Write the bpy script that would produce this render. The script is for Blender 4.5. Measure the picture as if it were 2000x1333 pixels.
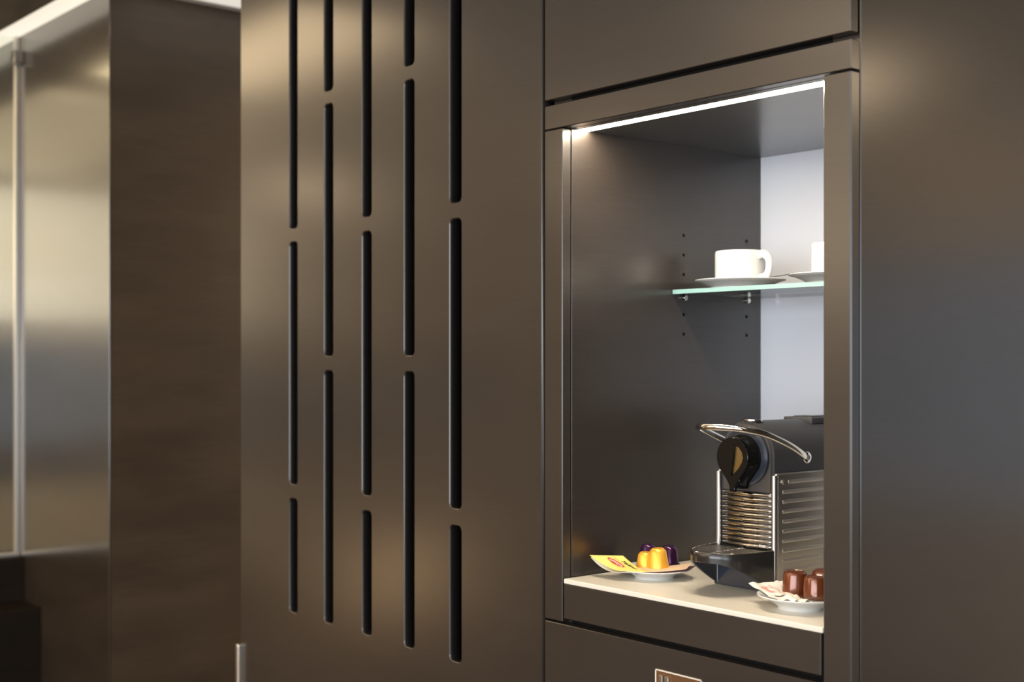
import bpy, bmesh, math, random
from mathutils import Vector, Matrix, noise

for o in list(bpy.data.objects):
    bpy.data.objects.remove(o)
SC = bpy.context.scene
COL = SC.collection

# ------------------------------------------------------------------ camera
cd = bpy.data.cameras.new('camera')
cd.sensor_width = 36.0
cd.lens = 2543.0 / 2000.0 * 36.0
cd.shift_y = 0.01925
cd.clip_start = 0.05
cd.dof.use_dof = True
cd.dof.focus_distance = 1.98
cd.dof.aperture_fstop = 3.6
cam = bpy.data.objects.new('camera', cd)
COL.objects.link(cam)
cam.location = (0.0, -1.4, 1.347)
cam.rotation_euler = (math.radians(90), 0, math.radians(49.8))
SC.camera = cam

# ------------------------------------------------------------------ view + world
SC.view_settings.view_transform = 'Standard'
SC.view_settings.look = 'None'
SC.view_settings.gamma = 1.0
SC.view_settings.exposure = 0.0
SC.view_settings.use_curve_mapping = False
W = bpy.data.worlds.new('daylight')
SC.world = W
W.use_nodes = True
W.node_tree.nodes['Background'].inputs[0].default_value = (0.70, 0.83, 1.0, 1)
W.node_tree.nodes['Background'].inputs[1].default_value = 0.6


def area_light(name, loc, rot, size, power, color, size_y=None, spread=180):
    l = bpy.data.lights.new(name, 'AREA')
    l.energy = power
    l.color = color
    l.size = size
    if size_y:
        l.shape = 'RECTANGLE'
        l.size_y = size_y
    l.spread = math.radians(spread)
    o = bpy.data.objects.new(name, l)
    o.location = loc
    o.rotation_euler = rot
    COL.objects.link(o)
    return o


WARM = (1.0, 0.74, 0.46)
NEUT = (1.0, 0.90, 0.78)
# unseen ceiling lights added to brighten the room and the passage
ADDED_LIGHTS = [(-6.4, -2.2, 14, WARM), (-4.6, -3.2, 22, WARM), (-2.2, -3.0, 12, NEUT), (1.0, -1.4, 7, NEUT), (0.8, 2.4, 12, WARM), (-2.5, 1.7, 40, WARM)]
for (x, y, p, c) in ADDED_LIGHTS:
    area_light('added_downlight', (x, y, 2.315), (0, 0, 0), 0.22, p, c)
# unseen ceiling, wall and low lights, placed to give warm reflections in the fronts
area_light('unseen_ceiling_light', (-3.70, -.58, 2.322), (0, 0, 0), 1.2, 10.5, (1.0, .74, .44), .42)
area_light('unseen_ceiling_light', (-3.2, -3.3, 2.322), (0, 0, 0), 1.2, 17, (1.0, .74, .46), 1.0)
area_light('unseen_ceiling_light', (-2.0, -1.95, 2.322), (0, 0, 0), 1.1, 14, (1.0, .74, .46), .9)
area_light('unseen_ceiling_light', (-5.7, -.75, 2.322), (0, 0, 0), 2.2, 7.5, (1.0, .76, .48), .9)
area_light('added_wall_light', (-4.1, -4.17, 1.95), (math.radians(90), 0, 0), 1.7, 14, (1.0, .77, .52), .45)  # added for the warm reflection in the stile and upper fronts
area_light('added_wall_light', (-7.17, -1.25, 1.93), (0, math.radians(-90), 0), .72, 8.5, (1.0, .84, .62), 1.7)  # added for the bright warm reflection in the polished panel
bl = bpy.data.lights.new('added_low_light', 'POINT')  # unseen warm light added for the low glow reflected in the slotted door
bl.energy = 8
bl.color = (1.0, .62, .30)
bl.shadow_soft_size = .20
bo = bpy.data.objects.new('added_low_light', bl)
bo.location = (-5.32, -2.12, .30)
COL.objects.link(bo)
# area lights set inside the unseen windows to act as daylight
area_light('unseen_window_light', (.5, -4.12, 1.35), (math.radians(90), 0, 0), 4.6, 170, (0.93, 0.96, 1.0), 1.4)
area_light('unseen_window_light', (3.14, -2.9, 1.35), (0, math.radians(90), 0), 1.4, 45, (0.80, 0.89, 1.0), 1.9)  # added together with its window for the glint on the stile edge
area_light('unseen_window_light', (0.9, 2.92, 1.30), (math.radians(-90), 0, 0), 1.5, .7, (0.72, 0.84, 1.0), 0.9)


# ------------------------------------------------------------------ materials
def mat(name, col=(.5, .5, .5), rough=.5, metal=0.0, ior=1.5, trans=0.0, coat=0.0, emis=None, estr=0.0, spec=None):
    m = bpy.data.materials.new(name)
    m.use_nodes = True
    b = m.node_tree.nodes['Principled BSDF']
    b.inputs['Base Color'].default_value = (*col, 1)
    b.inputs['Roughness'].default_value = rough
    b.inputs['Metallic'].default_value = metal
    b.inputs['IOR'].default_value = ior
    b.inputs['Transmission Weight'].default_value = trans
    b.inputs['Coat Weight'].default_value = coat
    b.inputs['Coat Roughness'].default_value = 0.12
    if emis:
        b.inputs['Emission Color'].default_value = (*emis, 1)
        b.inputs['Emission Strength'].default_value = estr
    return m


def veneer(name, dark, light, rough=.3, scale=(1.0, 1.0, 1.0), bump=.06, ior=1.5, coat=0.0):
    """lacquered veneer, grain running horizontally"""
    m = mat(name, dark, rough, ior=ior, coat=coat)
    nt = m.node_tree
    N, L = nt.nodes, nt.links
    b = N['Principled BSDF']
    tc = N.new('ShaderNodeTexCoord')
    mp = N.new('ShaderNodeMapping')
    mp.inputs['Scale'].default_value = scale
    L.new(tc.outputs['Object'], mp.inputs[0])
    n1 = N.new('ShaderNodeTexNoise')
    n1.inputs['Scale'].default_value = 1.0
    n1.inputs['Detail'].default_value = 6
    n1.inputs['Roughness'].default_value = .65
    L.new(mp.outputs[0], n1.inputs['Vector'])
    mp2 = N.new('ShaderNodeMapping')
    mp2.inputs['Scale'].default_value = (2.2, 2.2, 9)
    L.new(tc.outputs['Object'], mp2.inputs[0])
    n2 = N.new('ShaderNodeTexNoise')
    n2.inputs['Scale'].default_value = 1.0
    n2.inputs['Detail'].default_value = 3
    L.new(mp2.outputs[0], n2.inputs['Vector'])
    ad = N.new('ShaderNodeMath')
    ad.operation = 'MULTIPLY_ADD'
    ad.inputs[1].default_value = .55
    L.new(n1.outputs[0], ad.inputs[0])
    mu = N.new('ShaderNodeMath')
    mu.operation = 'MULTIPLY'
    mu.inputs[1].default_value = .45
    L.new(n2.outputs[0], mu.inputs[0])
    L.new(mu.outputs[0], ad.inputs[2])
    cr = N.new('ShaderNodeValToRGB')
    cr.color_ramp.elements[0].position = .36
    cr.color_ramp.elements[0].color = (*dark, 1)
    cr.color_ramp.elements[1].position = .66
    cr.color_ramp.elements[1].color = (*light, 1)
    L.new(ad.outputs[0], cr.inputs[0])
    L.new(cr.outputs[0], b.inputs['Base Color'])
    if bump <= 0:
        return m
    bp = N.new('ShaderNodeBump')
    bp.inputs['Strength'].default_value = bump
    bp.inputs['Distance'].default_value = .0006
    L.new(n1.outputs[0], bp.inputs['Height'])
    L.new(bp.outputs[0], b.inputs['Normal'])
    return m


M = {}
M['veneer'] = veneer('dark_lacquered_veneer', (.0135, .0103, .0083), (.025, .0192, .0154), .22, (10, 10, 800), .0, ior=1.54, coat=.65)
M['veneer'].node_tree.nodes['Principled BSDF'].inputs['Coat Roughness'].default_value = .5
M['veneer_polished'] = veneer('polished_dark_veneer', (.026, .019, .013), (.048, .035, .024), .20, (14, 14, 700), .05, ior=1.85, coat=.4)
M['veneer_passage'] = veneer('dark_passage_veneer', (.040, .028, .018), (.075, .053, .034), .38, (12, 12, 600), .06)
M['dark_wenge'] = veneer('matt_wenge', (.006, .004, .002), (.014, .009, .005), .6, (12, 12, 300), .0)
M['dark_wenge'].node_tree.nodes['Principled BSDF'].inputs['IOR'].default_value = 1.25
M['slot_black'] = mat('black_slot_lacquer', (.010, .009, .008), .30)
M['dark_inside'] = mat('dark_cabinet_inside', (.005, .0045, .004), .7, ior=1.2)
M['white_glass'] = mat('white_back_painted_glass', (.71, .74, .80), .12, ior=1.5)
M['counter_glass'] = mat('cream_worktop_glass', (.74, .70, .60), .20, ior=1.25)
M['glass'] = mat('clear_glass', (.93, .99, .97), .0, ior=1.48, trans=1.0)
nt = M['glass'].node_tree
g_t = nt.nodes.new('ShaderNodeBsdfTransparent'); g_t.inputs[0].default_value = (.95, .985, .97, 1)
g_g = nt.nodes.new('ShaderNodeBsdfGlossy'); g_g.inputs['Roughness'].default_value = .02
g_f = nt.nodes.new('ShaderNodeFresnel'); g_f.inputs[0].default_value = 1.45
g_m = nt.nodes.new('ShaderNodeMixShader')
nt.links.new(g_f.outputs[0], g_m.inputs[0]); nt.links.new(g_t.outputs[0], g_m.inputs[1]); nt.links.new(g_g.outputs[0], g_m.inputs[2])
nt.links.new(g_m.outputs[0], nt.nodes['Material Output'].inputs['Surface'])
M['glass_edge'] = mat('green_glass_edge', (.40, .66, .64), .25, ior=1.5, trans=.35)
M['porcelain'] = mat('white_porcelain', (.70, .70, .685), .12, coat=.3)
M['chrome'] = mat('polished_chrome', (.86, .84, .80), .05, 1.0)
M['steel'] = mat('brushed_steel', (.50, .48, .45), .34, 1.0)
M['steel_side'] = mat('satin_pressed_steel', (.42, .40, .375), .36, 1.0)
M['pull_metal'] = mat('light_satin_metal', (.95, .90, .82), .5, .6)
M['slat'] = mat('polished_slat_steel', (.42, .39, .35), .12, 1.0)
M['dark_steel'] = mat('grey_pressed_steel', (.36, .35, .33), .30, 1.0)
M['satin'] = mat('satin_aluminium', (.70, .66, .60), .35, 1.0)
M['plastic'] = mat('charcoal_plastic', (.035, .036, .041), .45)
M['plastic_plate'] = mat('dark_grey_plastic', (.070, .062, .056), .40)
M['plastic_gloss'] = mat('gloss_black_plastic', (.005, .005, .005), .08, ior=1.33)
M['warm_reflection'] = mat('painted_ochre_reflection', (.20, .13, .045), .25, .5)  # warm reflection painted into the colour of the outlet pocket
M['plastic_blue'] = mat('satin_blue_black_plastic', (.022, .027, .040), .28)
M['plastic_tray'] = mat('satin_black_plastic', (.016, .015, .014), .24, coat=.2)
M['orange'] = mat('orange_anodised_aluminium', (1.0, .47, .05), .33, .35)
M['purple'] = mat('purple_anodised_aluminium', (.050, .012, .055), .20, .5)
M['brown'] = mat('brown_anodised_aluminium', (.15, .038, .012), .16, .25, coat=.4)
M['foil'] = mat('silver_foil', (.78, .76, .74), .3, 1.0)
M['bronze'] = mat('brushed_bronze', (.34, .20, .11), .32, .85)
M['ceiling'] = mat('off_white_ceiling_paint', (.86, .83, .78), .8)
M['wall_paint'] = mat('warm_cream_wall_paint', (.70, .60, .47), .7)
M['wall_upper'] = mat('beige_wall_paint', (.62, .53, .42), .7)
M['frame_white'] = mat('white_window_frame', (.75, .75, .75), .4)
M['led'] = mat('led_diffuser', (1, 1, 1), .5, emis=(1.0, .84, .64), estr=135)
M['lamp'] = mat('lamp_diffuser', (1, 1, 1), .5, emis=(1.0, .90, .74), estr=.88)
M['ceiling_glow'] = mat('added_ceiling_glow', (.8, .8, .8), .5, emis=(1.0, .93, .84), estr=.66)  # glow that makes the passage ceiling look lit
M['yellow'] = mat('yellow_tea_envelope_paper', (.88, .74, .20), .42)
M['paper'] = mat('white_paper', (.84, .80, .72), .5)
M['beige'] = mat('beige_envelope_paper', (.74, .55, .36), .45)
M['plum'] = mat('plum_envelope_paper', (.07, .03, .05), .4)
M['print_red'] = mat('red_print', (.62, .05, .03), .45)
M['print_white'] = mat('white_print', (.90, .86, .80), .45)
M['print_green'] = mat('dark_green_print', (.10, .14, .02), .45)
M['print_pink'] = mat('pink_print', (.75, .28, .27), .5)
M['print_grey'] = mat('grey_print', (.45, .50, .52), .5)
M['print_brown'] = mat('brown_print', (.33, .14, .08), .5)


def carpet():
    m = mat('brown_carpet', (.09, .06, .04), .9)
    nt = m.node_tree
    n = nt.nodes.new('ShaderNodeTexNoise')
    n.inputs['Scale'].default_value = 180
    c = nt.nodes.new('ShaderNodeValToRGB')
    c.color_ramp.elements[0].color = (.05, .033, .022, 1)
    c.color_ramp.elements[1].color = (.14, .095, .06, 1)
    nt.links.new(n.outputs[0], c.inputs[0])
    nt.links.new(c.outputs[0], nt.nodes['Principled BSDF'].inputs['Base Color'])
    return m


M['carpet'] = carpet()


# ------------------------------------------------------------------ helpers
def tag(o, label=None, cat=None, group=None, kind=None):
    if label: o['label'] = label
    if cat: o['category'] = cat
    if group: o['group'] = group
    if kind: o['kind'] = kind
    return o


def thing(name, label, cat, loc=(0, 0, 0), group=None, rotz=0):
    o = bpy.data.objects.new(name, None)
    o.empty_display_size = .05
    COL.objects.link(o)
    o.location = loc
    o.rotation_euler = (0, 0, rotz)
    return tag(o, label, cat, group)


def obj(name, bm, m, parent=None, smooth=False, local=False, angle=40):
    """link a bmesh as one mesh object; coordinates are world ones unless local"""
    if parent is not None and not local:
        bmesh.ops.translate(bm, verts=bm.verts, vec=-world_base(parent))
    bmesh.ops.recalc_face_normals(bm, faces=bm.faces)
    me = bpy.data.meshes.new(name)
    bm.to_mesh(me)
    bm.free()
    for mm in (m if isinstance(m, (list, tuple)) else [m]):
        me.materials.append(mm)
    if smooth:
        me.shade_smooth()
        me.set_sharp_from_angle(angle=math.radians(angle))
    o = bpy.data.objects.new(name, me)
    COL.objects.link(o)
    if parent is not None:
        o.parent = parent
    return o


def world_base(p):
    v = Vector((0, 0, 0))
    while p is not None:
        v += p.location
        p = p.parent
    return v


def bx(bm, x0, x1, y0, y1, z0, z1, bev=0.0, seg=1, mi=0):
    r = bmesh.ops.create_cube(bm, size=1.0)
    vs = r['verts']
    for v in vs:
        v.co = Vector((x0 + (v.co.x + .5) * (x1 - x0), y0 + (v.co.y + .5) * (y1 - y0), z0 + (v.co.z + .5) * (z1 - z0)))
    fs = set(f for v in vs for f in v.link_faces)
    for f in fs: f.material_index = mi
    if bev > 0:
        es = list(set(e for v in vs for e in v.link_edges))
        bmesh.ops.bevel(bm, geom=es, offset=bev, segments=seg, affect='EDGES', profile=.5)
    return bm


def box(x0, x1, y0, y1, z0, z1, bev=0.0, seg=1):
    return bx(bmesh.new(), x0, x1, y0, y1, z0, z1, bev, seg)


def lathe(bm, prof, n=48, c=(0, 0, 0), mi=0):
    """prof: list of (r, z)"""
    rings = []
    for (r, z) in prof:
        if r < 1e-6:
            rings.append([bm.verts.new((c[0], c[1], c[2] + z))])
        else:
            rings.append([bm.verts.new((c[0] + r * math.cos(2 * math.pi * k / n), c[1] + r * math.sin(2 * math.pi * k / n), c[2] + z)) for k in range(n)])
    for a, b in zip(rings[:-1], rings[1:]):
        for k in range(n):
            k2 = (k + 1) % n
            if len(a) == 1 and len(b) == 1: continue
            if len(a) == 1: f = bm.faces.new((a[0], b[k2], b[k]))
            elif len(b) == 1: f = bm.faces.new((a[k], a[k2], b[0]))
            else: f = bm.faces.new((a[k], a[k2], b[k2], b[k]))
            f.material_index = mi
    return bm


def catmull(P, n=10):
    P = [Vector(p) for p in P]
    Q = [P[0] * 2 - P[1]] + P + [P[-1] * 2 - P[-2]]
    out = []
    for i in range(1, len(Q) - 2):
        p0, p1, p2, p3 = Q[i - 1:i + 3]
        for k in range(n):
            t = k / n
            out.append(.5 * ((2 * p1) + (p2 - p0) * t + (2 * p0 - 5 * p1 + 4 * p2 - p3) * t * t + (3 * p1 - p0 - 3 * p2 + p3) * t ** 3))
    out.append(P[-1])
    return out


def sweep(bm, path, ra, rb, up=Vector((0, 0, 1)), n=16, cap=True, mi=0):
    """sweep an ellipse: ra across, rb along 'up' (numbers or functions of 0..1)"""
    rings = []
    m = len(path)
    for i, p in enumerate(path):
        t = (path[min(i + 1, m - 1)] - path[max(i - 1, 0)]).normalized()
        s = t.cross(up).normalized()
        u = s.cross(t).normalized()
        a = ra(i / (m - 1)) if callable(ra) else ra
        b = rb(i / (m - 1)) if callable(rb) else rb
        rings.append([bm.verts.new(p + s * a * math.cos(2 * math.pi * k / n) + u * b * math.sin(2 * math.pi * k / n)) for k in range(n)])
    for A, B in zip(rings[:-1], rings[1:]):
        for k in range(n):
            f = bm.faces.new((A[k], A[(k + 1) % n], B[(k + 1) % n], B[k]))
            f.material_index = mi
    if cap:
        bm.faces.new(rings[0][::-1]).material_index = mi
        bm.faces.new(rings[-1]).material_index = mi
    return bm


def cyl_y(bm, x, z, y0, y1, r, n=32, bev=0.0, mi=0):
    """cylinder along y"""
    prof = [(0, 0), (r - bev, 0), (r, bev), (r, (y1 - y0) - bev), (r - bev, y1 - y0), (0, y1 - y0)] if bev else [(0, 0), (r, 0), (r, y1 - y0), (0, y1 - y0)]
    k0 = len(bm.verts)
    lathe(bm, prof, n, mi=mi)
    bm.verts.ensure_lookup_table()
    for v in bm.verts[k0:]:
        a, b, h = v.co
        v.co = Vector((x + a, y0 + h, z + b))
    return bm


def cyl_x(bm, y, z, x0, x1, r, n=24, bev=0.0, mi=0):
    k0 = len(bm.verts)
    L = x1 - x0
    prof = [(0, 0), (r - bev, 0), (r, bev), (r, L - bev), (r - bev, L), (0, L)] if bev else [(0, 0), (r, 0), (r, L), (0, L)]
    lathe(bm, prof, n, mi=mi)
    bm.verts.ensure_lookup_table()
    for v in bm.verts[k0:]:
        a, b, h = v.co
        v.co = Vector((x0 + h, y + a, z + b))
    return bm


def prism_xz(bm, pts, y0, y1, bev=0.0, mi=0):
    """extrude a polygon given in (x, z) from y0 to y1, chamfering the y0 rim"""
    A = [bm.verts.new((x, y0, z)) for x, z in pts]
    B = [bm.verts.new((x, y1, z)) for x, z in pts]
    n = len(pts)
    f0 = bm.faces.new(A)
    f1 = bm.faces.new(B[::-1])
    fs = [f0, f1] + [bm.faces.new((A[k], B[k], B[(k + 1) % n], A[(k + 1) % n])) for k in range(n)]
    for f in fs: f.material_index = mi
    if bev:
        bmesh.ops.bevel(bm, geom=list(f0.edges), offset=bev, segments=3, affect='EDGES', profile=.5)
    return bm


def rounded_loop(x0, x1, z0, z1, r, n=6):
    P = []
    for cx, cz, a0 in ((x1 - r, z1 - r, 0), (x0 + r, z1 - r, 90), (x0 + r, z0 + r, 180), (x1 - r, z0 + r, 270)):
        for k in range(n + 1):
            a = math.radians(a0 + 90 * k / n)
            P.append((cx + r * math.cos(a), cz + r * math.sin(a)))
    return P


def fill_curve(loops, thick, bev):
    """flat shape with holes as a mesh lying in xz, front face at y=0, back at y=thick"""
    c = bpy.data.curves.new('tmp', 'CURVE')
    c.dimensions = '2D'
    c.fill_mode = 'BOTH'
    c.extrude = thick / 2 - bev
    c.bevel_depth = bev
    c.bevel_resolution = 0
    c.offset = -bev
    for lp in loops:
        s = c.splines.new('POLY')
        s.points.add(len(lp) - 1)
        for p, q in zip(s.points, lp):
            p.co = (q[0], q[1], 0, 1)
        s.use_cyclic_u = True
    o = bpy.data.objects.new('tmp', c)
    COL.objects.link(o)
    dg = bpy.context.evaluated_depsgraph_get()
    me = bpy.data.meshes.new_from_object(o.evaluated_get(dg))
    bm = bmesh.new()
    bm.from_mesh(me)
    bpy.data.objects.remove(o)
    bpy.data.meshes.remove(me)
    for v in bm.verts:
        x, z, d = v.co
        v.co = Vector((x, thick / 2 - d, z))
    bmesh.ops.remove_doubles(bm, verts=bm.verts, dist=1e-5)
    return bm


def text_bm(body, size, shear=0.0, extrude=0.0, bold=0.0):
    """flat lettering in its own xy plane, left edge at 0, baseline at 0"""
    c = bpy.data.curves.new('tmp', 'FONT')
    c.body = body
    c.size = size
    c.shear = shear
    c.offset = bold
    c.extrude = extrude
    c.resolution_u = 3
    o = bpy.data.objects.new('tmp', c)
    COL.objects.link(o)
    dg = bpy.context.evaluated_depsgraph_get()
    me = bpy.data.meshes.new_from_object(o.evaluated_get(dg))
    bm = bmesh.new()
    bm.from_mesh(me)
    bpy.data.objects.remove(o)
    bpy.data.meshes.remove(me)
    return bm


def copy_tree(o, parent=None):
    c = o.copy()
    COL.objects.link(c)
    c.parent = parent
    for ch in [k for k in bpy.data.objects if k.parent == o]:
        copy_tree(ch, c)
    return c


def struct(name, bm, m, smooth=False):
    o = obj(name, bm, m, None, smooth)
    o['kind'] = 'structure'
    return o


CEIL = 2.33
XL, XR = -1.5746, -.9875          # tall niche cabinet, left and right face
IL, IR = -1.5328, -1.0312         # its opening
NC = 1.7190                       # underside of its top rail

# ------------------------------------------------------------------ the room
struct('floor', box(-7.4, 3.4, -4.4, 3.2, -.05, 0), M['carpet'])
struct('ceiling', box(-7.4, 3.4, -4.4, 3.2, CEIL, CEIL + .06), M['ceiling'])
# wall on the room side with a long window
bm = bmesh.new()
bx(bm, -7.4, -1.8, -4.4, -4.2, 0, CEIL); bx(bm, 2.8, 3.4, -4.4, -4.2, 0, CEIL)
bx(bm, -1.8, 2.8, -4.4, -4.2, 0, .6); bx(bm, -1.8, 2.8, -4.4, -4.2, 2.1, CEIL)
struct('wall_front', bm, M['wall_upper'])
bm = bmesh.new()
for x in (-1.8, -.28, 1.24, 2.76): bx(bm, x, x + .04, -4.34, -4.28, .6, 2.1)
bx(bm, -1.8, 2.8, -4.34, -4.28, .6, .65); bx(bm, -1.8, 2.8, -4.34, -4.28, 2.05, 2.1)
struct('window_1', bm, M['frame_white'])
struct('wall_left', box(-7.4, -7.2, -4.2, 0, 0, CEIL), M['wall_paint'])
struct('added_dark_band', box(-7.2, -7.16, -4.2, 0, .70, 1.45), mat('added_slate_band', (.12, .13, .15), .6))  # unseen dark band added to darken the polished panel's lower reflection
bm = bmesh.new()
bx(bm, 3.2, 3.4, -1.9, 3.0, 0, CEIL); bx(bm, 3.2, 3.4, -4.2, -3.9, 0, CEIL)
bx(bm, 3.2, 3.4, -3.9, -1.9, 0, .6); bx(bm, 3.2, 3.4, -3.9, -1.9, 2.1, CEIL)
struct('wall_right', bm, M['wall_upper'])
bm = bmesh.new()
for y in (-3.9, -2.92, -1.94): bx(bm, 3.28, 3.34, y, y + .04, .6, 2.1)
bx(bm, 3.28, 3.34, -3.9, -1.9, .6, .65); bx(bm, 3.28, 3.34, -3.9, -1.9, 2.05, 2.1)
struct('added_window_3', bm, M['frame_white'])  # unseen window added to put a glint on the stile edge
bm = bmesh.new()
bx(bm, -3.3, 0.1, 3.0, 3.2, 0, CEIL); bx(bm, 1.7, 3.4, 3.0, 3.2, 0, CEIL)
bx(bm, 0.1, 1.7, 3.0, 3.2, 0, .8); bx(bm, 0.1, 1.7, 3.0, 3.2, 1.75, CEIL)
struct('wall_back', bm, M['wall_upper'])
bm = bmesh.new()
for x in (.1, .88, 1.66): bx(bm, x, x + .04, 3.06, 3.12, .8, 1.75)
bx(bm, .1, 1.7, 3.06, 3.12, .8, .85); bx(bm, .1, 1.7, 3.06, 3.12, 1.70, 1.75)
struct('window_2', bm, M['frame_white'])
# veneered block on the far left: its polished front faces the room, its side lines the passage
bm = box(-7.2, -3.291, 0.0, 3.0, 0, CEIL - .001, .0)
for f in bm.faces:
    f.material_index = 1 if f.normal.x > .5 else 0
bm.normal_update()
for f in bm.faces:
    f.material_index = 1 if f.normal.x > .5 else 0
struct('wall_panelled', bm, [M['veneer_polished'], M['veneer_passage']])
struct('trim_1', box(-3.2965, -3.2895, -.0025, .0015, 0, CEIL - .001, .0008), M['veneer_polished'])
# dark wooden beam on the ceiling in front of the polished panel
struct('trim_2', box(-5.6, -3.35, -.30, -.098, CEIL - .03, CEIL, .003),
       veneer('olive_brown_beam', (.05, .035, .018), (.13, .095, .05), .5, (6, 30, 30), .1))


cl = obj('linear_ceiling_light', box(-7.1, -3.30, -.0955, -.0005, CEIL - .006, CEIL - .001), M['lamp'])
tag(cl, 'long glowing linear ceiling light running along the top of the polished panel at upper left', 'light')
cl = obj('passage_ceiling_glow', box(-3.24, -2.70, .10, 1.4, CEIL - .006, CEIL - .001), M['ceiling_glow'])  # glowing sheet added to brighten the passage ceiling, not a fitting
tag(cl, 'pale ceiling above the dark passage between panel and wardrobe, its brightness added as glow', 'light')

# ------------------------------------------------------------------ low wall with the glass screen (far left)
lw = thing('low_partition', 'low dark stepped partition standing against the polished panel at far left', 'partition', (-3.96, -.25, 0))
obj('upper_step', box(-4.08, -3.917, -.5, -.001, .628, .7585, .002), M['dark_wenge'], lw)
obj('lower_step', box(-4.20, -3.783, -.5, -.001, 0, .628, .002), M['dark_wenge'], lw)
gs = thing('glass_screen', 'frameless clear glass screen on the low partition, far left', 'glass screen', (-3.9625, -.25, .7600))
obj('pane', box(-3.9675, -3.9575, -.48, -.006, .768, CEIL - .002, .001), M['glass'], gs)
bm = bmesh.new()
bx(bm, -3.972, -3.952, -.48, -.001, .7587, .770, .001)
obj('bottom_channel', bm, M['satin'], gs)
obj('wall_channel', box(-3.971, -3.954, -.014, -.0005, .770, CEIL - .002, .001), M['satin'], gs)
obj('clip', box(-3.9515, -3.918, -.030, -.0005, 2.235, 2.275, .002), M['dark_steel'], gs)

# ------------------------------------------------------------------ slotted wardrobe
A = math.radians(1.46)
wd = thing('slotted_wardrobe', 'tall dark veneer wardrobe with rows of long vertical slots, left of the coffee niche', 'wardrobe', (-1.580, 0, 0), rotz=-A)
W0 = 1.057
gaps_a = [(1.0555, 1.0865), (1.5975, 1.6270), (2.138, 2.168)]
gaps_b = [(1.3265, 1.3572), (1.8670, 1.8945)]
loops = [[(-W0, .06), (-.001, .06), (-.001, 2.305), (-W0, 2.305)]]
for (a, b, g) in ((.8348, .7999, gaps_a), (.6909, .6557, gaps_b), (.5470, .5129, gaps_a), (.4012, .3675, gaps_b), (.2570, .2222, gaps_a)):
    z = .8160
    for (g0, g1) in g + [(2.26, 2.4)]:
        loops.append(rounded_loop(-a + .0012, -b, z, g0, .0095))
        z = g1
bm = fill_curve(loops, .024, .0021)
bm.normal_update()
for f in bm.faces:
    c = f.calc_center_median()
    if abs(f.normal.y) < .3 and -W0 + .01 < c.x < -.01 and .1 < c.z < 2.29:
        f.material_index = 1
door = obj('slotted_door', bm, [M['veneer'], M['slot_black']], wd, local=True)
bm = bmesh.new()
bx(bm, -W0 + .012, -.024, .060, .62, .0, 2.32)
bx(bm, -W0 + .012, -W0 + .032, .026, .06, .0, 2.32)
bx(bm, -.034, -.012, .026, .06, .0, 2.32)
obj('carcass', bm, M['dark_inside'], wd, local=True)
obj('pull_strip', box(-1.0635, -1.0500, -.0100, .024, .22, .709, .004, 3), M['satin'], wd, local=True)

# ------------------------------------------------------------------ tall cabinet with the coffee niche
cb = thing('coffee_cabinet', 'tall dark veneer cabinet with an open lit coffee niche', 'cabinet', ((XL + XR) / 2, 0, 0))
BV = .0012
obj('upper_door', box(XL, XR - .001, 0, .0165, 1.7672, 2.305, BV), M['veneer'], cb)
obj('top_rail', box(XL, XR, 0, .019, NC + .0006, 1.7583, BV), M['veneer'], cb)
obj('left_stile', box(XL, IL, 0, .019, .9306, NC - .0008, BV), M['veneer'], cb)
obj('right_stile', box(IR, XR, 0, .019, .08, NC - .0008, .0020, 1), M['veneer'], cb)
obj('fascia', box(-1.5294, -1.0345, 0, .019, .9364, .9921, BV), M['veneer'], cb)
dr = obj('drawer_front', box(XL, -1.0345, 0, .019, .640, .9270, BV), M['veneer'], cb)
obj('lower_drawer_front', box(XL, -1.0345, 0, .019, .10, .635, BV), M['veneer'], cb)
# pull set into the drawer front
bm = bmesh.new()
px0, px1, pz0, pz1 = -1.3284, -1.2376, .842, .8935
bx(bm, px0, px1, -.0022, .002, pz1 - .0022, pz1, .0004); bx(bm, px0, px1, -.0022, .002, pz0, pz0 + .0022, .0004)
bx(bm, px0, px0 + .0022, -.0022, .002, pz0, pz1, .0004); bx(bm, px1 - .0022, px1, -.0022, .002, pz0, pz1, .0004)
pf = obj('pull_frame', bm, M['pull_metal'], dr); pf['label'] = 'chrome frame of the recessed drawer pull'
obj('pull_plate', box(px0 + .0022, px1 - .0022, -.0012, .001, pz0 + .002, pz1 - .002), M['bronze'], dr)
bm = bmesh.new()
bx(bm, -1.3180, -1.3105, -.006, -.001, .860, .8870, .001)
bx(bm, -1.3070, -1.2990, -.006, -.001, .856, .8860, .001)
bx(bm, -1.2985, -1.285, -.007, -.001, .868, .8765, .001)
obj('pull_latch', bm, M['steel'], dr)
# carcass
CY = .0206
bm = bmesh.new()
bx(bm, IR, XR, CY, .62, 0, 2.325, .0011)
obj('right_side_panel', bm, M['veneer'], cb)
bm = box(XL, IL, CY, .62, 0, 2.325, .0004)
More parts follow.
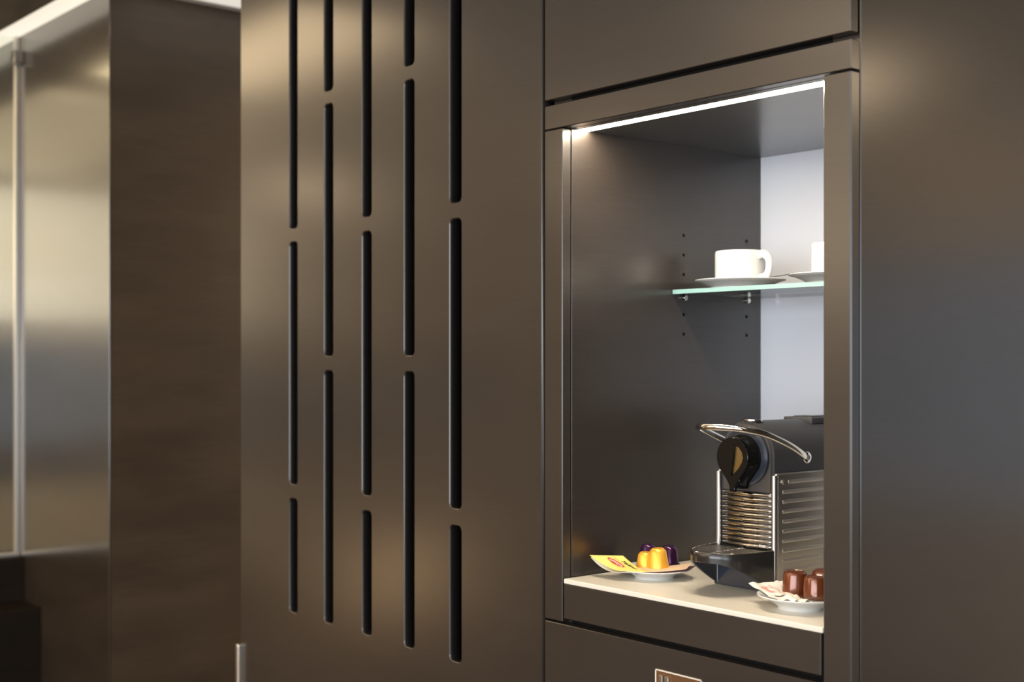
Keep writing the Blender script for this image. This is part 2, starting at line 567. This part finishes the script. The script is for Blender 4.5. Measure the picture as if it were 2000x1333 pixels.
# two columns of shelf-pin holes
hole_parts = []
for (hy, z0) in ((.2852, None), (.4536, None)):
    for k, dz in enumerate((.2173, .1834, .1495, .0810, .0471)):
        if hy > .4 and k in (1, 2): continue
        bh = bmesh.new()
        hole_parts.append(bh)
        cyl_x(bh, hy, 1.347 + dz if k < 3 else 1.347 + dz - .001, IL - .002, IL + .0003, .0030, 16)
lsp = obj('left_side_panel', bm, M['veneer'], cb)
for bh in hole_parts:
    obj('pin_hole', bh, M['dark_inside'], lsp)
obj('niche_back', box(IL, IR, .4940, .500, .985, 1.735), M['white_glass'], cb)['label'] = 'white glass back of the niche'
bm = bmesh.new()
bx(bm, IL, IR, CY, .0335, NC + .0006, NC + .018, .0004)
bx(bm, IL, IR, .0608, .4938, NC + .0006, NC + .018, .0004)
obj('niche_ceiling', bm, M['veneer'], cb)
obj('upper_compartment', box(IL, IR, CY, .6, NC + .020, 2.32), M['dark_inside'], cb)
obj('drawer_compartment', box(IL, IR, CY, .6, .02, .988), M['dark_inside'], cb)

lt = thing('led_strip_light', 'warm white linear light set into the ceiling of the coffee niche', 'light', (-1.282, .047, NC + .0006))
obj('diffuser', box(IL + .001, IR - .001, .0355, .0590, NC + .0004, NC + .004, .0005), M['led'], lt)
bm = bmesh.new()
bx(bm, IL + .0005, IR - .0005, .0338, .0354, NC + .0002, NC + .010); bx(bm, IL + .0005, IR - .0005, .0591, .0606, NC + .0002, NC + .010)
obj('channel', bm, M['satin'], lt)

wt = obj('glass_worktop', box(-1.5290, IR - .0004, -.0005, .4935, .9923, 1.0000, .0016, 3), M['counter_glass'])
tag(wt, 'cream glass worktop lining the bottom of the coffee niche', 'worktop')

# glass shelf
SZ0, SZ1 = 1.4615, 1.4690
sh = thing('glass_shelf', 'clear glass shelf with a pale green edge carrying the cups', 'shelf', (-1.282, .37, SZ0))
obj('pane', box(IL + .001, IR - .001, .2575, .4925, SZ0, SZ1, .0004), M['glass'], sh)
obj('front_edge', box(IL + .001, IR - .001, .2558, .2574, SZ0, SZ1, .0004), M['glass_edge'], sh)['label'] = 'pale green front edge of the glass'
for (hy) in (.2852, .4536):
    for (xa, xb) in ((IL, IL + .0065), (IR - .0065, IR)):
        bm = bmesh.new()
        cyl_x(bm, hy, SZ0 - .0053, xa, xb, .0050, 20, .001)
        obj('support_pin', bm, M['chrome'], sh, smooth=True)


# ------------------------------------------------------------------ crockery
def saucer_bm(R, h, foot, hf=.004, well=None):
    t = .0028
    w = well or foot * .92
    prof = [(0, hf - .0012), (foot - .003, hf - .0012), (foot - .0028, 0), (foot, 0), (foot + .0005, .0026),
            (foot + (R - foot) * .25, h * .40), (foot + (R - foot) * .65, h * .72), (R - .001, h - t * .7), (R, h - t * .3), (R - .0006, h),
            (R - .003, h - .0004), (foot + (R - foot) * .6, h * .72 + t * .65), (foot + (R - foot) * .15, h * .42 + t * .7), (w, hf + t * .75), (w - .003, hf + t * .55), (0, hf + t * .5)]
    return lathe(bmesh.new(), prof, 72)


def cup():
    c = thing('coffee_cup', 'white straight-sided coffee cup on the left saucer of the glass shelf', 'cup', group='cups on the glass shelf')
    r, h = .0425, .0575
    prof = [(0, .003), (r - .010, .003), (r - .009, 0), (r - .006, 0), (r - .003, .002), (r - .0012, .0055), (r, .012), (r, h - .006), (r - .0002, h - .0015), (r - .0016, h),
            (r - .0032, h - .0015), (r - .0036, .012), (r - .007, .0075), (0, .0065)]
    obj('body', lathe(bmesh.new(), prof, 64), M['porcelain'], c, smooth=True, local=True, angle=60)
    path = catmull([(r - .002, 0, h - .009), (r + .010, 0, h - .0075), (r + .0190, 0, h - .0150), (r + .0215, 0, h * .52), (r + .0165, 0, h * .26), (r + .006, 0, .0105), (r - .003, 0, .0085)], 8)
    obj('handle', sweep(bmesh.new(), path, lambda t: .0062 + .0015 * abs(2 * t - 1), .0056, up=Vector((0, 1, 0)), n=16), M['porcelain'], c, smooth=True, local=True)
    return c


def saucer_thing(name, label, cat, R, h, foot, group):
    o = obj(name, saucer_bm(R, h, foot), M['porcelain'], None, smooth=True, angle=50)
    return tag(o, label, cat, group)


S1 = (-1.4362, .320, SZ1)
sa = saucer_thing('saucer', 'white saucer under the fully visible cup on the glass shelf', 'saucer', .0765, .0150, .048, 'saucers on the glass shelf')
sa.location = S1
cu = cup()
cu.location = (S1[0], S1[1], SZ1 + .0060)
cu.rotation_euler = (0, 0, math.radians(-2))
S2 = (-1.2390, .320, SZ1)
sb = copy_tree(sa)
sb.location = S2
sb['label'] = 'white saucer at the right end of the shelf, half hidden behind the stile'
cv = copy_tree(cu)
cv.location = (S2[0] + .002, S2[1], SZ1 + .0060)
cv.rotation_euler = (0, 0, math.radians(-20))
cv['label'] = 'white cup at the right end of the shelf, half hidden behind the stile'

# teaspoon resting on the left saucer, its handle end sticking out to the right
sp = thing('teaspoon', 'small steel teaspoon on the left saucer, handle tip poking out right', 'spoon', (S1[0] + .045, S1[1] + .02, SZ1 + .02))
path = catmull([(-1.400, .285, SZ1 + .0150), (-1.387, .322, SZ1 + .0165), (-1.375, .348, SZ1 + .0200), (-1.3635, .3690, SZ1 + .0248)], 6)
obj('handle', sweep(bmesh.new(), path, lambda t: .0016 + .0016 * t, .0009, n=10), M['chrome'], sp, smooth=True)
bm = bmesh.new()
lathe(bm, [(0, -.0022), (.005, -.0016), (.0085, .0005), (.0090, .0012), (.0083, .0011), (.005, -.0008), (0, -.0013)], 20)
for v in bm.verts:
    v.co = Vector((v.co.x * .75 - 1.4045, v.co.y * 1.25 + .2745, v.co.z + SZ1 + .0152))
obj('bowl', bm, M['chrome'], sp, smooth=True)

# ------------------------------------------------------------------ coffee machine
CX, FY = -1.2842, .1555          # centre line, front face
mc = thing('coffee_machine', 'black capsule coffee machine with chrome lever and ribbed steel sides', 'coffee machine', (CX, FY + .1, 1.0))
HW = .0495
SPR = 1.2045


def arch(hw, z0, n=28, grow=0.0):
    P = [(CX + hw + grow, z0), ]
    for k in range(n + 1):
        a = math.pi * k / n
        P.append((CX + (hw + grow) * math.cos(a), SPR + (hw + grow) * math.sin(a)))
    P.append((CX - hw - grow, z0))
    return P


bm = bmesh.new()
prism_xz(bm, arch(HW, 1.004, 36, .0012), FY + .0006, .462, .0016)
obj('body', bm, M['plastic'], mc, smooth=True)
bm = bmesh.new()
prism_xz(bm, arch(HW - .0035, 1.1480, 36), FY - .0030, FY + .004, .0012)
obj('front_plate', bm, M['plastic_plate'], mc, smooth=True)
bm = bmesh.new()
bx(bm, CX - .0585, CX + .0585, FY + .003, .470, 1.0005, 1.012, .001)
bx(bm, CX - .0610, CX + .0490, FY - .0075, FY + .030, 1.0005, 1.052, .0010)
obj('base', bm, M['plastic_blue'], mc)
# steel side panels with pressed ribs
for s in (-1, 1):
    bm = bmesh.new()
    xo, xi = CX + s * .0590, CX + s * .0502
    bx(bm, min(xo, xi), max(xo, xi), FY - .004, .455, 1.004, 1.1785, .0036, 4)
    cc_ = [Vector(((xo + xi) / 2, FY - .0035, z)) for z in (1.0045, 1.10, 1.1755)]
    sweep(bm, cc_, .0058 if s > 0 else .0042, .0050, up=Vector((1, 0, 0)), n=20)
    for q in range(11):
        z = 1.1650 - q * .01475
        y0 = FY + (.022 if q == 0 else .0085)
        if z < 1.012: break
        cap = [Vector((xo - s * .0006, y0, z)), Vector((xo - s * .0006, .440, z))]
        pth = [cap[0] + (cap[1] - cap[0]) * t for t in (0, .004, .01, .5, 1)]
        rr = lambda t: .0003 + .0010 * min(1, t / .010) ** .5
        sweep(bm, pth, rr, lambda t: .0006 + .0026 * min(1, t / .010) ** .5, n=12)
    pn = obj('side_panel', bm, M['steel_side'], mc, smooth=True, angle=35)
    bm = bmesh.new()
    cyl_x(bm, FY + .0085, 1.1655, min(xo, xo + s * .0022), max(xo, xo + s * .0022), .0036, 20, .0006)
    cyl_x(bm, FY + .0085, 1.1655, min(xo, xo + s * .0030), max(xo, xo + s * .0030), .0017, 8, .0003)
    obj('bolt', bm, M['chrome'], pn, smooth=True)
# chrome slats under the spout, folded to a shallow V
bm = bmesh.new()
ZT, ZB, NS = 1.1480, 1.0630, 11
pit = (ZT - ZB) / NS
for k in range(NS):
    z = ZT - (k + .5) * pit
    pth = [Vector((CX - .0470, FY - .0005, z)), Vector((CX - .0445, FY - .0030, z)), Vector((CX - .0012, FY - .0078, z)), Vector((CX + .0012, FY - .0078, z)),
           Vector((CX + .0445, FY - .0030, z)), Vector((CX + .0470, FY - .0005, z))]
    sweep(bm, pth, .0026, pit * .44, n=14)
gr = obj('slat_grille', bm, M['slat'], mc, smooth=True, angle=30)
gr['label'] = 'chrome horizontal slats'
obj('grille_backing', box(CX - .0485, CX + .0485, FY - .0028, FY + .003, 1.050, 1.148), M['slot_black'], mc)
bm = text_bm('PIXIE', .0052, bold=.0001)
for v in bm.verts:
    v.co = Vector((CX + .0290 + v.co.x, FY - .0088 + v.co.x * .11, 1.0668 + v.co.y))
obj('lettering', bm, M['print_white'], mc)['label'] = 'tiny white lettering at the foot of the slats'
# round brewing head and drop-shaped outlet
HZ = 1.2010
bm = bmesh.new()
cyl_y(bm, CX + .001, HZ, FY - .0110, FY - .002, .0440, 64, .0025)
obj('head_ring', bm, M['plastic_blue'], mc, smooth=True)
bm = bmesh.new()
cyl_y(bm, CX + .001, HZ, FY - .0122, FY - .0105, .0415, 64, .0006)
obj('head_rim', bm, M['plastic_blue'], mc, smooth=True)


def drop(r, tip, tw, n=40):
    """drop outline: circle of radius r closing to a spout of half width tw, 'tip' below the centre"""
    P = []
    a0 = math.radians(-28)
    for k in range(n + 1):
        a = a0 + (math.pi - 2 * a0) * k / n
        P.append((r * math.cos(a), r * math.sin(a)))
    # left side down, tip, right side up
    P += [(-tw * 1.25, -tip + .006), (-tw, -tip + .002), (-tw, -tip), (tw, -tip), (tw, -tip + .002), (tw * 1.25, -tip + .006)]
    return P


bm = bmesh.new()
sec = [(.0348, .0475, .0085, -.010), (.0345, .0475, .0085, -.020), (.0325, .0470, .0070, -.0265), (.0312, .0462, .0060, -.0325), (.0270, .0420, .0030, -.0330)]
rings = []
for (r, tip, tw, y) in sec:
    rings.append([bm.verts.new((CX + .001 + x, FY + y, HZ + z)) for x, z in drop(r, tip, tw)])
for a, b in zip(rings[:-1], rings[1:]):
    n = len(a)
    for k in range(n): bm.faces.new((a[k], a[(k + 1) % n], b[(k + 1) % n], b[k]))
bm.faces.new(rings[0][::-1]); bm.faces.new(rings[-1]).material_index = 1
out = obj('coffee_outlet', bm, [M['plastic_gloss'], M['warm_reflection']], mc, smooth=True, angle=35)
lens = [(.0040, .0190), (.0120, .0160), (.0180, .0090), (.0205, .0010), (.0180, -.0070), (.0115, -.0160), (.0030, -.0240), (-.0020, -.0290), (-.0008, -.0180), (.0012, -.0060), (.0030, .0060)]
bm = fill_curve([drop(.0305, .0465, .0056), [(x, z) for x, z in lens]], .0050, .0010)
bmesh.ops.translate(bm, verts=bm.verts, vec=Vector((CX + .001, FY - .0378, HZ)))
obj('front_cap', bm, M['plastic_gloss'], out, smooth=True, angle=35)
bm = bmesh.new()
bx(bm, CX - .0045, CX + .0065, FY - .0375, FY - .0315, HZ - .0520, HZ - .0435, .0018, 3)
obj('spout', bm, M['plastic_gloss'], out, smooth=True)
# lever
half = [(.0555, .0710, .1995), (.0590, .0560, .2060), (.0605, .0300, .2175), (.0600, .0000, .2285), (.0565, -.0300, .2385), (.0450, -.0610, .2455), (.0245, -.0810, .2485)]
pts = [(CX + x, FY + y, 1 + z) for x, y, z in half] + [(CX, FY - .0880, 1.2490)] + [(CX - x, FY + y, 1 + z) for x, y, z in half[::-1]]
path = catmull(pts, 8)
bm = bmesh.new()
sweep(bm, path, lambda t: .0026 + .0014 * math.sin(math.pi * t), lambda t: .0054 - .0006 * math.sin(math.pi * t), n=20)
for s in (-1, 1):
    xx = CX + s * .0555
    cyl_x(bm, FY + .0725, 1.1990, xx - .0028, xx + .0028, .0092, 32, .0014)
lv = obj('lever', bm, M['chrome'], mc, smooth=True, angle=50)
for s in (-1, 1):
    xx = CX + s * .0582
    bm = bmesh.new()
    cyl_x(bm, FY + .0725, 1.1990, xx - .0004, xx + .0012, .0042, 20, .0004)
    hb = obj('pivot_bolt', bm, M['dark_steel'], lv, smooth=True)
    bm = bmesh.new()
    cyl_x(bm, FY + .0725, 1.1990, CX + s * .0500 - .004, CX + s * .0500 + .004, .0070, 20, .0004)
    obj('pivot_stud', bm, M['plastic'], lv, smooth=True)
# oval cap on the top front, lid of the water tank at the rear
bm = bmesh.new()
lathe(bm, [(0, 0), (.0150, 0), (.0165, .0015), (.0165, .0030), (.0150, .0042), (0, .0046)], 40, (0, 0, 0))
for v in bm.verts: v.co = Vector((CX + .002 + v.co.x * 1.0, FY + .0085 + v.co.y * .95, 1.2535 + v.co.z - .08 * v.co.y))
obj('capsule_cap', bm, M['chrome'], mc, smooth=True)
bm = bmesh.new()
bx(bm, CX - .028, CX + .028, FY + .122, FY + .290, 1.2470, 1.2578, .0022, 3)
bx(bm, CX - .018, CX + .018, FY + .135, FY + .165, 1.2575, 1.2592, .0008, 2)
obj('tank_lid', bm, M['plastic'], mc, smooth=True)

# drip tray: a D-shaped bowl cut by an arch underneath
LT = .1080
HT = .0640
bm = bmesh.new()
NA = 64


def tray_xy(a, inset=0.0, L=LT, w=.0575):
    ca, sa_ = math.cos(a), math.sin(a)
    x = (w - inset) * (abs(ca) ** .82) * (1 if ca >= 0 else -1)
    y = -(L - inset) * (abs(sa_) ** .90)
    return CX + x, FY + .002 + y


def cut(a):
    q = LT * abs(math.sin(a)) ** .90
    T = [(0, .0005), (.013, .0045), (.040, .0195), (.066, .0340), (.084, .0425), (.100, .0485), (.120, .0510)]
    for (q0, z0), (q1, z1) in zip(T[:-1], T[1:]):
        if q <= q1: return z0 + (z1 - z0) * (q - q0) / (q1 - q0)
    return .051


cols = []
for k in range(NA + 1):
    a = math.pi * k / NA
    xo, yo = tray_xy(a); xi, yi = tray_xy(a, .0030)
    xt, yt = tray_xy(a, .0008)
    b = cut(a)
    hgt = HT
    c = []
    for (X, Y, Z) in ((xo, yo, b + .0008), (xo, yo, b + (hgt - b) * .5), (xo, yo, hgt - .0012), (xt, yt, hgt), (tray_xy(a, .0024)[0], tray_xy(a, .0024)[1], hgt),
                      (xi, yi, hgt - .0010), (xi, yi, b + .0006), (tray_xy(a, .0015)[0], tray_xy(a, .0015)[1], b)):
        c.append(bm.verts.new((X, Y, 1 + Z)))
    cols.append(c)
for A_, B_ in zip(cols[:-1], cols[1:]):
    n = len(A_)
    for k in range(n): bm.faces.new((A_[k], A_[(k + 1) % n], B_[(k + 1) % n], B_[k]))
bm.faces.new(cols[0]); bm.faces.new(cols[-1][::-1])
tr = obj('drip_tray', bm, M['plastic_tray'], mc, smooth=True, angle=45)
bm = bmesh.new()
P = [tray_xy(math.pi * k / NA, .0032) for k in range(NA + 1)]
lo = [bm.verts.new((x, y, 1.0535)) for x, y in P]
hi = [bm.verts.new((x, y, 1.0580)) for x, y in P]
bm.faces.new(lo[::-1]); bm.faces.new(hi)
for k in range(NA): bm.faces.new((lo[k], lo[k + 1], hi[k + 1], hi[k]))
bm.faces.new((lo[-1], lo[0], hi[0], hi[-1]))
obj('tray_floor', bm, M['slot_black'], tr)
# bright rim line and perforated steel grid, in two halves
bm = bmesh.new()
sweep(bm, [Vector((*tray_xy(math.pi * k / NA, .0016), 1 + HT + .0002)) for k in range(1, NA)], .0012, .0008, n=8)
obj('rim_line', bm, M['chrome'], tr, smooth=True)
bm = bmesh.new()
for k in range(15):
    y = FY - .010 - k * .0062
    q = (FY + .002 - y) / (LT - .006)
    if q >= .985: continue
    sn = q ** (1 / .90)
    w = (.0575 - .0050) * (max(0, 1 - sn * sn) ** .5) ** .82
    for (xa, xb) in ((-w, -.0035), (.0035, w)):
        if xb - xa < .004: continue
        bx(bm, CX + xa, CX + xb, y - .0020, y + .0020, 1.0600, 1.0618, .0006)
        m_ = int((xb - xa) / .0055)
        for j in range(m_ + 1):
            xx = CX + xa + (xb - xa) * j / max(1, m_)
            bx(bm, xx - .0007, xx + .0007, y - .0042, y + .0020, 1.0592, 1.0624)
obj('tray_grid', bm, M['dark_steel'], tr)
bm = bmesh.new()
sweep(bm, catmull([(CX, FY - .098, 1.0612), (CX, FY - .060, 1.0618), (CX, FY - .030, 1.0624), (CX + .002, FY - .014, 1.0628)], 6), lambda t: .0010 + .0022 * t, .0010, n=10)
obj('grid_latch', bm, M['chrome'], tr, smooth=True)


# ------------------------------------------------------------------ coffee capsules
def capsule_bm(k=1.0, wide=False):
    if wide:
        prof = [(0, 0), (.0176, 0), (.0180, .0005), (.0176, .0012), (.0162, .0014), (.0160, .0040), (.0148, .0240), (.0140, .0262), (.0125, .0272), (.0118, .0266), (.0110, .0268), (0, .0274)]
        return lathe(bmesh.new(), [(r * k, z * k) for r, z in prof], 48)
    prof = [(0, 0), (.0168, 0), (.0172, .0005), (.0168, .0012), (.0156, .0014), (.0152, .0040), (.0122, .0240), (.0115, .0254), (.0085, .0288), (.0078, .0291), (.0070, .0288), (0, .0286)]
    return lathe(bmesh.new(), [(r * k, z * k) for r, z in prof], 40)


def capsule(col, label, loc, tilt=(0, 0, 0), k=1.0, group='coffee capsules on the left saucer'):
    o = obj('coffee_capsule', capsule_bm(k, col == 'brown'), M[col], None, smooth=True, angle=28)
    o.location = loc
    o.rotation_euler = tilt
    return tag(o, label, 'capsule', group)


# ------------------------------------------------------------------ saucers on the worktop
PL = (-1.4460, .1200, 1.0)
PR = (-1.1330, .0880, 1.0)
p1 = saucer_thing('saucer', 'small white saucer with the yellow tea envelope on it', 'saucer', .0595, .0160, .0310, 'saucers on the worktop')
p1.location = PL
p2 = copy_tree(p1)
p2.location = PR
p2.scale = (1.03, 1.03, 1.22)
p2['label'] = 'small white saucer with brown capsules and sugar sachets at the right of the niche'


# ------------------------------------------------------------------ paper sachets
def sheet(f, nu=16, nv=14, th=.0011, edge=.0002, pillow=.0):
    """closed paper envelope over f(u,v)->Vector, thickest in the middle"""
    bm = bmesh.new()
    T, B = [], []
    for i in range(nu + 1):
        rt, rb = [], []
        for j in range(nv + 1):
            u, v = i / nu, j / nv
            p = f(u, v)
            du = f(min(1, u + .01), v) - f(max(0, u - .01), v)
            dv = f(u, min(1, v + .01)) - f(u, max(0, v - .01))
            n = du.cross(dv).normalized()
            w = edge + th * (min(1, 6 * u, 6 * (1 - u)) * min(1, 6 * v, 6 * (1 - v))) ** .7
            rt.append(bm.verts.new(p + n * w)); rb.append(bm.verts.new(p - n * w))
        T.append(rt); B.append(rb)
    for i in range(nu):
        for j in range(nv):
            bm.faces.new((T[i][j], T[i + 1][j], T[i + 1][j + 1], T[i][j + 1]))
            bm.faces.new((B[i][j + 1], B[i + 1][j + 1], B[i + 1][j], B[i][j]))
    for i in range(nu):
        bm.faces.new((T[i][0], B[i][0], B[i + 1][0], T[i + 1][0])); bm.faces.new((T[i][nv], T[i + 1][nv], B[i + 1][nv], B[i][nv]))
    for j in range(nv):
        bm.faces.new((T[0][j], T[0][j + 1], B[0][j + 1], B[0][j])); bm.faces.new((T[nu][j], B[nu][j], B[nu][j + 1], T[nu][j + 1]))
    return bm


def bil(c00, c10, c11, c01, bend=0.0, wav=0.0, seed=0, sag=0.0):
    c = [Vector(p) for p in (c00, c10, c11, c01)]

    def f(u, v):
        p = c[0] * (1 - u) * (1 - v) + c[1] * u * (1 - v) + c[2] * u * v + c[3] * (1 - u) * v
        z = -bend * 4 * u * (1 - u) - sag * 4 * v * (1 - v)
        if wav: z += wav * noise.noise(Vector((u * 3.1 + seed, v * 3.7, seed * 1.7)))
        return p + Vector((0, 0, z))
    return f


def on_sheet(bm, f, u0, v0, su, sv, lift=.0016, th=.0011):
    """lay flat lettering (xy) on the sheet: u = u0 + x*su, v = v0 + y*sv"""
    for _ in range(1):
        bmesh.ops.triangulate(bm, faces=bm.faces)
    for v in bm.verts:
        u, w = u0 + v.co.x * su, v0 + v.co.y * sv
        p = f(u, w)
        du = f(u + .01, w) - f(u - .01, w)
        dv = f(u, w + .01) - f(u, w - .01)
        n = du.cross(dv).normalized()
        v.co = p + n * lift
    return bm


# yellow tea envelope, lifted at the left
fy = bil((-1.5240, .0520, 1.0330), (-1.4560, .0480, 1.0168), (-1.4210, .0800, 1.0150), (-1.4900, .0940, 1.0318), bend=.0030)
ye = thing('tea_envelope', 'yellow tea envelope with a red printed badge leaning on the left saucer', 'tea bag', (-1.47, .07, 1.017), group='tea envelopes on the left saucer')
obj('envelope', sheet(fy), M['yellow'], ye, smooth=True)
bm = bmesh.new()
lz = [(.18, .46), (.27, .375), (.50, .34), (.70, .36), (.80, .45), (.70, .56), (.50, .60), (.28, .57)]
prev = [bm.verts.new((a, b, 0)) for a, b in lz]
cc = bm.verts.new((.5, .47, 0))
for k in range(len(prev)): bm.faces.new((prev[k], prev[(k + 1) % len(prev)], cc))
bmesh.ops.subdivide_edges(bm, edges=bm.edges, cuts=3, use_grid_fill=True)
on_sheet(bm, fy, -.07, .0, 1, 1, lift=.00155)
obj('badge', bm, M['print_red'], ye)
bm = text_bm('LIPTON', .19, bold=.004)
w = max(v.co.x for v in bm.verts)
obj('badge_lettering', on_sheet(bm, fy, .20, .405, .46 / w, .85, lift=.00185), M['print_white'], ye)
bm = text_bm('Yellow', .17, shear=.3, bold=.007)
w = max(v.co.x for v in bm.verts)
obj('script_lettering', on_sheet(bm, fy, .26, .71, .60 / w, 1.0, lift=.0017), M['print_green'], ye)
bm = bmesh.new(); bx(bm, 0, .42, 0, .014, 0, .001)
bmesh.ops.subdivide_edges(bm, edges=bm.edges, cuts=4)
obj('red_line', on_sheet(bm, fy, .12, .64, 1, 1, lift=.0016), M['print_red'], ye)
bm = text_bm('Label', .10, shear=.2)
w = max(v.co.x for v in bm.verts)
obj('small_lettering', on_sheet(bm, fy, .62, .885, .24 / w, .9, lift=.0015), M['print_grey'], ye)
f2 = bil((-1.5225, .0530, 1.0295), (-1.4590, .0500, 1.0140), (-1.4300, .0800, 1.0128), (-1.4900, .0925, 1.0285), bend=.0065)
y2 = obj('tea_envelope', sheet(f2, th=.0005), M['paper'], None, smooth=True)
tag(y2, 'white edged tea envelope tucked under the yellow one', 'tea bag', 'tea envelopes on the left saucer')
f3 = bil((-1.4330, .0640, 1.0150), (-1.3850, .1290, 1.0195), (-1.4120, .1720, 1.0215), (-1.4640, .1050, 1.0150), bend=.0014)
y3 = obj('tea_envelope', sheet(f3, th=.0009), M['beige'], None, smooth=True)
tag(y3, 'beige envelope lying on the right rim of the left saucer', 'tea bag', 'tea envelopes on the left saucer')
f4 = bil((-1.4310, .0610, 1.0135), (-1.3800, .1260, 1.0172), (-1.4020, .1720, 1.0190), (-1.4560, .0950, 1.0130), bend=.0012)
y4 = obj('tea_envelope', sheet(f4, th=.0006), M['plum'], None, smooth=True)
tag(y4, 'dark plum envelope beneath the beige one on the left saucer', 'tea bag', 'tea envelopes on the left saucer')
CAPS = [('orange', 'large orange foil capsule at the front of the left saucer', (-1.4365, .1200, 1.0150), (.02, -.03, 0), 1.12),
        ('orange', 'smaller looking orange capsule left of the large orange one', (-1.4640, .1180, 1.0110), (0, .03, 0), .96),
        ('purple', 'dark purple capsule behind and right of the large orange one', (-1.4530, .1620, 1.0155), (.05, .06, 0), 1.06),
        ('purple', 'purple capsule peeping out behind the two orange ones', (-1.4860, .1480, 1.0165), (-.05, -.05, 0), 1.02)]
for c in CAPS: capsule(*c)

capsule('brown', 'shiny brown capsule nearest the coffee machine on the right saucer', (-1.1535, .1010, 1.0172), (.02, .05, 0), 1.12, 'coffee capsules on the right saucer')
capsule('brown', 'shiny brown capsule at the right, cut off by the cabinet stile', (-1.1130, .0960, 1.0158), (0, 0, 0), 1.12, 'coffee capsules on the right saucer')
capsule('brown', 'brown capsule behind the other two on the right saucer', (-1.1270, .1340, 1.0185), (.04, 0, 0), 1.12, 'coffee capsules on the right saucer')


def sachet(label, f, seed, pink=True, dark=False):
    t = thing('sugar_sachet', label, 'sachet', (f(.5, .5).x, f(.5, .5).y, f(.5, .5).z), group='sugar sachets on the right saucer')
    obj('paper', sheet(f, 20, 14, th=.0008), M['paper'], t, smooth=True)
    rnd = random.Random(seed)
    bm = bmesh.new()
    for k in range(9):
        a, b = .12 + .09 * k, .60 + .05 * rnd.random()
        bx(bm, a, a + .045, b, b + .06, 0, .0001)
    bmesh.ops.subdivide_edges(bm, edges=bm.edges, cuts=1)
    obj('printed_line', on_sheet(bm, f, 0, 0, 1, 1, lift=.00135), M['print_brown' if dark else 'print_pink'], t)
    if pink:
        bm = bmesh.new()
        lp = [(.22 + .28 * (1 + math.cos(2 * math.pi * k / 18)), .30 + .10 * math.sin(2 * math.pi * k / 18) + .05 * math.sin(6 * math.pi * k / 18)) for k in range(18)]
        vs = [bm.verts.new((a, b, 0)) for a, b in lp]; c0 = bm.verts.new((.5, .30, 0))
        for k in range(18): bm.faces.new((vs[k], vs[(k + 1) % 18], c0))
        bmesh.ops.subdivide_edges(bm, edges=bm.edges, cuts=2, use_grid_fill=True)
        obj('printed_patch', on_sheet(bm, f, 0, 0, 1, 1, lift=.0013), M['print_pink'], t)
    return t


sachet('white sugar sachet with pink print, its corner poking out left of the saucer', bil((-1.2120, .0700, 1.0268), (-1.1520, .0520, 1.0188), (-1.1350, .0800, 1.0183), (-1.1950, .1120, 1.0253), bend=.0030, wav=.003, seed=3), 3)
sachet('crumpled white sachet with brown print beneath the brown capsules', bil((-1.1560, .0430, 1.0183), (-1.1050, .0350, 1.0188), (-1.0983, .0700, 1.0168), (-1.1450, .0850, 1.0163), bend=.0010, wav=.007, seed=7), 5, pink=False, dark=True)
sachet('white sachet standing up behind the brown capsule beside the machine', bil((-1.2050, .1180, 1.0228), (-1.1650, .1050, 1.0183), (-1.1600, .1350, 1.0198), (-1.1900, .1450, 1.0278), bend=.002, wav=.005, seed=11), 9, pink=False)
st = obj('stir_stick', sweep(bmesh.new(), [Vector((-1.0920, .0370, 1.0250)), Vector((-1.0760, .0530, 1.0262))], .0022, .0009, n=8), M['slot_black'])
tag(st, 'short dark stirring stick lying on the sachets of the right saucer', 'stick')
